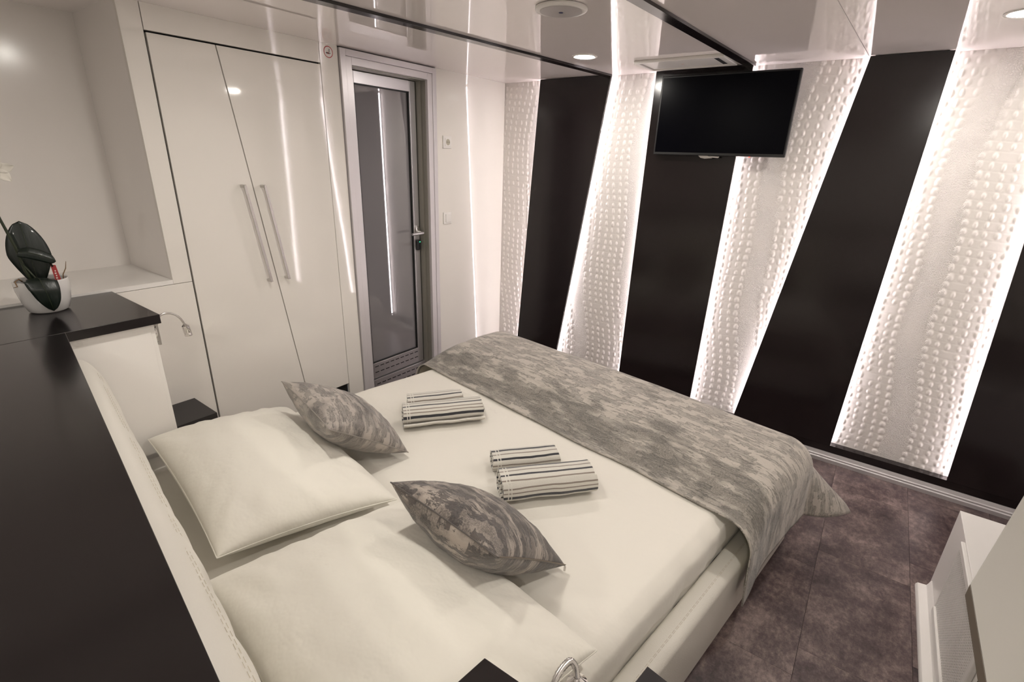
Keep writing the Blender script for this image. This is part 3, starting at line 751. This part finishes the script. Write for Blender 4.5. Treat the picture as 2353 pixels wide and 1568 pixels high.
soft('cushion', 'cushion_pale', [B(-1.946, .650, .790), B(-1.527, .647, .750), B(-1.552, .981, .500), B(-1.971, .983, .540)], .092, .105,
     'pale grey velvet cushion leaning on the left pillow', 'cushion', 'square velvet cushions', seed=2.1, over=mp1, wr=.005, pinch=.06, pw=.5, flatmin=ZM, seam_r=.0022)
c2, o2, _ = soft('cushion', 'cushion_dark', [B(-1.090, .625, .775), B(-.673, .662, .765), B(-.706, .985, .500), B(-1.123, .948, .505)], .092, .110,
     'dark brown grey velvet cushion leaning on the foreground pillow', 'cushion', 'square velvet cushions', seed=6.4, over=mp2, wr=.005, pinch=.06, pw=.5, flatmin=ZM, seam_r=.0022)
n = 46; zp = [Vector(o2[0][(n-1)*n+j]) for j in range(4, n-1)]
MB().tube([p+Vector((.002, 0, .002)) for p in zp], .0022, 6).build('zipper', 'desk_edge', c2, smooth=True)
e = Vector(B(-.706, .985, .500)); MB().extr([e+Vector((0, -.006, .004)), e+Vector((.006, -.004, .004)), e+Vector((.006, -.006, -.016)), e+Vector((0, -.008, -.016))], (.0, .002, 0)).build('zip_pull', 'chrome', c2)

# ------------------------------------------------------------------ rolled towels
def towel(name, a, b, w, h, turns, label, seed, cutn=44):
    """flattened spiral roll from a to b (centre line on the sheet), w wide, h high"""
    a, b = Vector((*a, 0)), Vector((*b, 0)); ax = (b-a).normalized(); sx = Vector((ax.y, -ax.x, 0)); L = (b-a).length
    th = .0085; prof = []; N = int(turns*40)
    for i in range(N+1):
        q = i/N; ang = 2*math.pi*turns*q; k = .30+.70*q
        prof.append((ang, k))
    def cs(ang, k, off):
        rx, rz = w/2*k-off, h/2*k-off
        c_, s_ = math.cos(ang+seed), math.sin(ang+seed)
        x = math.copysign(abs(c_)**.8, c_)*rx; z = math.copysign(abs(s_)**.8, s_)*rz
        return x, z
    nl_ = 26; rows = []; m = MB(); arc = [0]
    for i in range(1, N+1):
        p, q = cs(*prof[i-1], 0), cs(*prof[i], 0); arc.append(arc[-1]+math.hypot(q[0]-p[0], q[1]-p[1]))
    for off, sgn in ((0, 1), (th, -1)):
        pts, uvs = [], []
        for i in range(N+1):
            for j in range(nl_):
                t_ = j/(nl_-1); ends = .010*noise.noise((i*.09, seed, 0 if t_ < .5 else 5))
                x, z = cs(*prof[i], off); sag = 1+.05*noise.noise((t_*4, i*.06, seed))
                zz = max(ZM+.001+(off if z < 0 else 0), ZM+h/2+z*sag)
                p = a+ax*(L*t_+(ends if t_ in (0, 1) else 0))+sx*x*sag+Vector((0, 0, zz)); pts.append(p); uvs.append((t_*L, arc[i]+seed*.031))
        m.grid(pts, N+1, nl_, uvs)
    n0 = (N+1)*nl_
    # close rim
    for i in range(N):
        for j in (0, nl_-1):
            m.f.append((i*nl_+j, (i+1)*nl_+j, n0+(i+1)*nl_+j, n0+i*nl_+j))
    for i in (0, N):
        for j in range(nl_-1): m.f.append((i*nl_+j, i*nl_+j+1, n0+i*nl_+j+1, n0+i*nl_+j))
    c_ = (a+b)/2
    r = m.build(name, 'towel', None, smooth='auto', at=(c_.x, c_.y, ZM))
    return tag(r, label, 'towel', 'rolled striped towels')
def on(px_): return px_
towel('towel', (-1.611, 1.378), (-1.378, 1.677), .152, .106, 2.6, 'thick striped white towel roll nearest the left cushion', 2.2)
towel('towel', (-1.716, 1.500), (-1.552, 1.722), .115, .075, 2.3, 'thin striped white towel roll behind the left thick one', 3.4)
towel('towel', (-.932, 1.246), (-.696, 1.517), .157, .110, 2.8, 'thick striped white towel roll behind the dark cushion', 2.0)
towel('towel', (-1.060, 1.360), (-.880, 1.566), .118, .080, 2.3, 'thin striped white towel roll beside the right thick one', 3.0)

# ------------------------------------------------------------------ blanket over the foot of the bed
def blanket_surface(u, v, inset=0.):
    """u across from the bed centre line (metres of cloth), v from the near edge towards the foot"""
    y0 = 1.605; hw, fy_ = BHW+.028-inset, BY1+.045-inset
    rr = .11
    hump = .095*(1-math.exp(-((max(v, 0))/.20)**1.6))
    hump *= .80+.20*math.cos(min(1, abs(u)/hw)*math.pi*.5)
    ztop = MTOP+.008+hump-inset
    a = abs(u)-(hw-rr); b = (y0+v)-(fy_-rr); sg_ = 1 if u > 0 else -1
    def f(s_):
        if s_ <= 0: return s_, 0.
        if s_ < rr*math.pi/2: return rr*math.sin(s_/rr), rr*(1-math.cos(s_/rr))
        e = s_-rr*math.pi/2; return rr+.05*e, rr+e*.995
    if a > 0 and b > 0:
        r_ = math.hypot(a, b); th = math.atan2(b, a); p, d = f(r_)
        if r_ > rr*math.pi/2:
            e = r_-rr*math.pi/2; ph = math.radians(3+42*math.sin(2*th)**2); p, d = rr+e*math.sin(ph), rr+e*math.cos(ph)
        x, y, dr_ = hw-rr+p*math.cos(th), fy_-rr+p*math.sin(th), d
    else:
        pa, da = f(a); pb, db = f(b); x, y, dr_ = hw-rr+pa, fy_-rr+pb, da+db
    z = ztop-dr_
    wv = noise.noise((x*2.2*sg_, y*2.5, 2.))*.012+noise.noise((x*5*sg_, y*5, 9.))*.004
    out = wv*min(1, dr_/.1)*1.6
    return BXC+sg_*x+sg_*out*(1 if a > 0 else 0), y+(out if b > 0 else 0), z+wv*.6*(1-min(1, dr_/.1))
nu, nv = 190, 110; U0, U1, VV = -1.20, 1.305, .925; pts, uvs = [], []
for i in range(nu):
    u = U0+(U1-U0)*i/(nu-1)
    for j in range(nv):
        v = VV*j/(nv-1); skew = .012*noise.noise((u*3, 0, 4))
        x, y, z = blanket_surface(u, v)
        pts.append(B(x, y+skew*(1-j/(nv-1)), max(z, .02))); uvs.append((u, v))
bk = thing('bed_runner', B(BXC, 2.0, .3), 'grey beige jacquard blanket spread across the foot of the bed', 'blanket')
o = MB().grid(pts, nu, nv, uvs).build('cloth', 'blanket', bk, smooth=True)
sm_ = o.modifiers.new('thickness', 'SOLIDIFY'); sm_.thickness = .005; sm_.offset = 1
pts = []
nu, nv = 120, 70
for i in range(nu):
    u = -1.12+(1.215+1.12)*i/(nu-1)
    for j in range(nv):
        v = .012+.93*j/(nv-1); x, y, z = blanket_surface(u, v, .006)
        pts.append(B(x, y, max(z, .03)))
MB().grid(pts, nu, nv).build('lining', 'lining', bk, smooth=True)

# ------------------------------------------------------------------ radiator cover and grey table on the right
rc = thing('radiator_cover', (.75, 1.5, 0), 'low white radiator cover with a perforated grille at the right edge', 'radiator cover')
cx0, cy1, cz1 = .512, 2.410, .402
box('body', 'satin_white', rc, cx0, XR-.002, .3, cy1, 0, cz1, bevel=.0015)
m = MB(); sp_ = [(.0, .0), (-.046, .0), (-.046, .010), (-.040, .018), (-.012, .022), (-.008, .032), (-.004, .048), (0, .052)]
m.extr([(cx0+a, .3, z) for a, z in sp_], (0, cy1-.022-.3, 0)).build('skirting', 'satin_white', rc, smooth='auto')
gy0, gy1, gz0, gz1 = 1.66, 2.185, .085, .375; fw_ = .028
m = MB()
m.box(cx0-.014, cx0, gy0-fw_, gy1, gz1, gz1+fw_*.9); m.box(cx0-.014, cx0, gy0-fw_, gy1, gz0-fw_, gz0); m.box(cx0-.008, cx0, gy1, gy1+.018, gz0-fw_, gz1); m.box(cx0-.014, cx0, gy0-fw_, gy0, gz0, gz1)
m.build('grille_frame', 'satin_white', rc, bevel=.003)
box('grille_void', 'jamb_grey', rc, cx0-.0025, cx0-.0005, gy0, gy1, gz0, gz1)
m = MB(); k = 0
while gy0+k*.0118 < gy1: y = gy0+k*.0118; m.box(cx0-.0065, cx0-.003, y, min(y+.0062, gy1), gz0, gz1); k += 1
k = 0
while gz0+k*.0118 < gz1: z = gz0+k*.0118; m.box(cx0-.0062, cx0-.0033, gy0, gy1, z, min(z+.0062, gz1)); k += 1
gr_ = m.build('grille', 'satin_white', rc); gr_['kind'] = 'stuff'
box('joint', 'dark_gap', rc, cx0-.001, cx0+.001, 1.595, 1.601, .06, cz1)
dk = thing('table', (.7, 1.3, 0), 'pale grey table top at the right edge above the radiator cover', 'table')
MB().extr([(.366, 1.407, .75), (.655, 2.352, .75), (XR-.003, 2.352, .75), (XR-.003, .55, .75), (.362, .55, .75)], (0, 0, -.036)).build('table_top', 'desk_grey', dk, bevel=.0012)
MB().extr([(.3655, 1.404, .7485), (.3615, .552, .7485), (.3608, .552, .7485), (.3648, 1.405, .7485)], (0, 0, -.0335)).build('shaded_edge', 'desk_edge', dk)  # thin brown sheet painting shade onto the slab's left side
for (x, y) in ((.57, .62), (.93, .62), (.93, 2.27)):
    box('leg', 'nickel', dk, x-.02, x+.02, y-.02, y+.02, .4025 if x > cx0 and y > .3 else 0, .7135, bevel=.002)
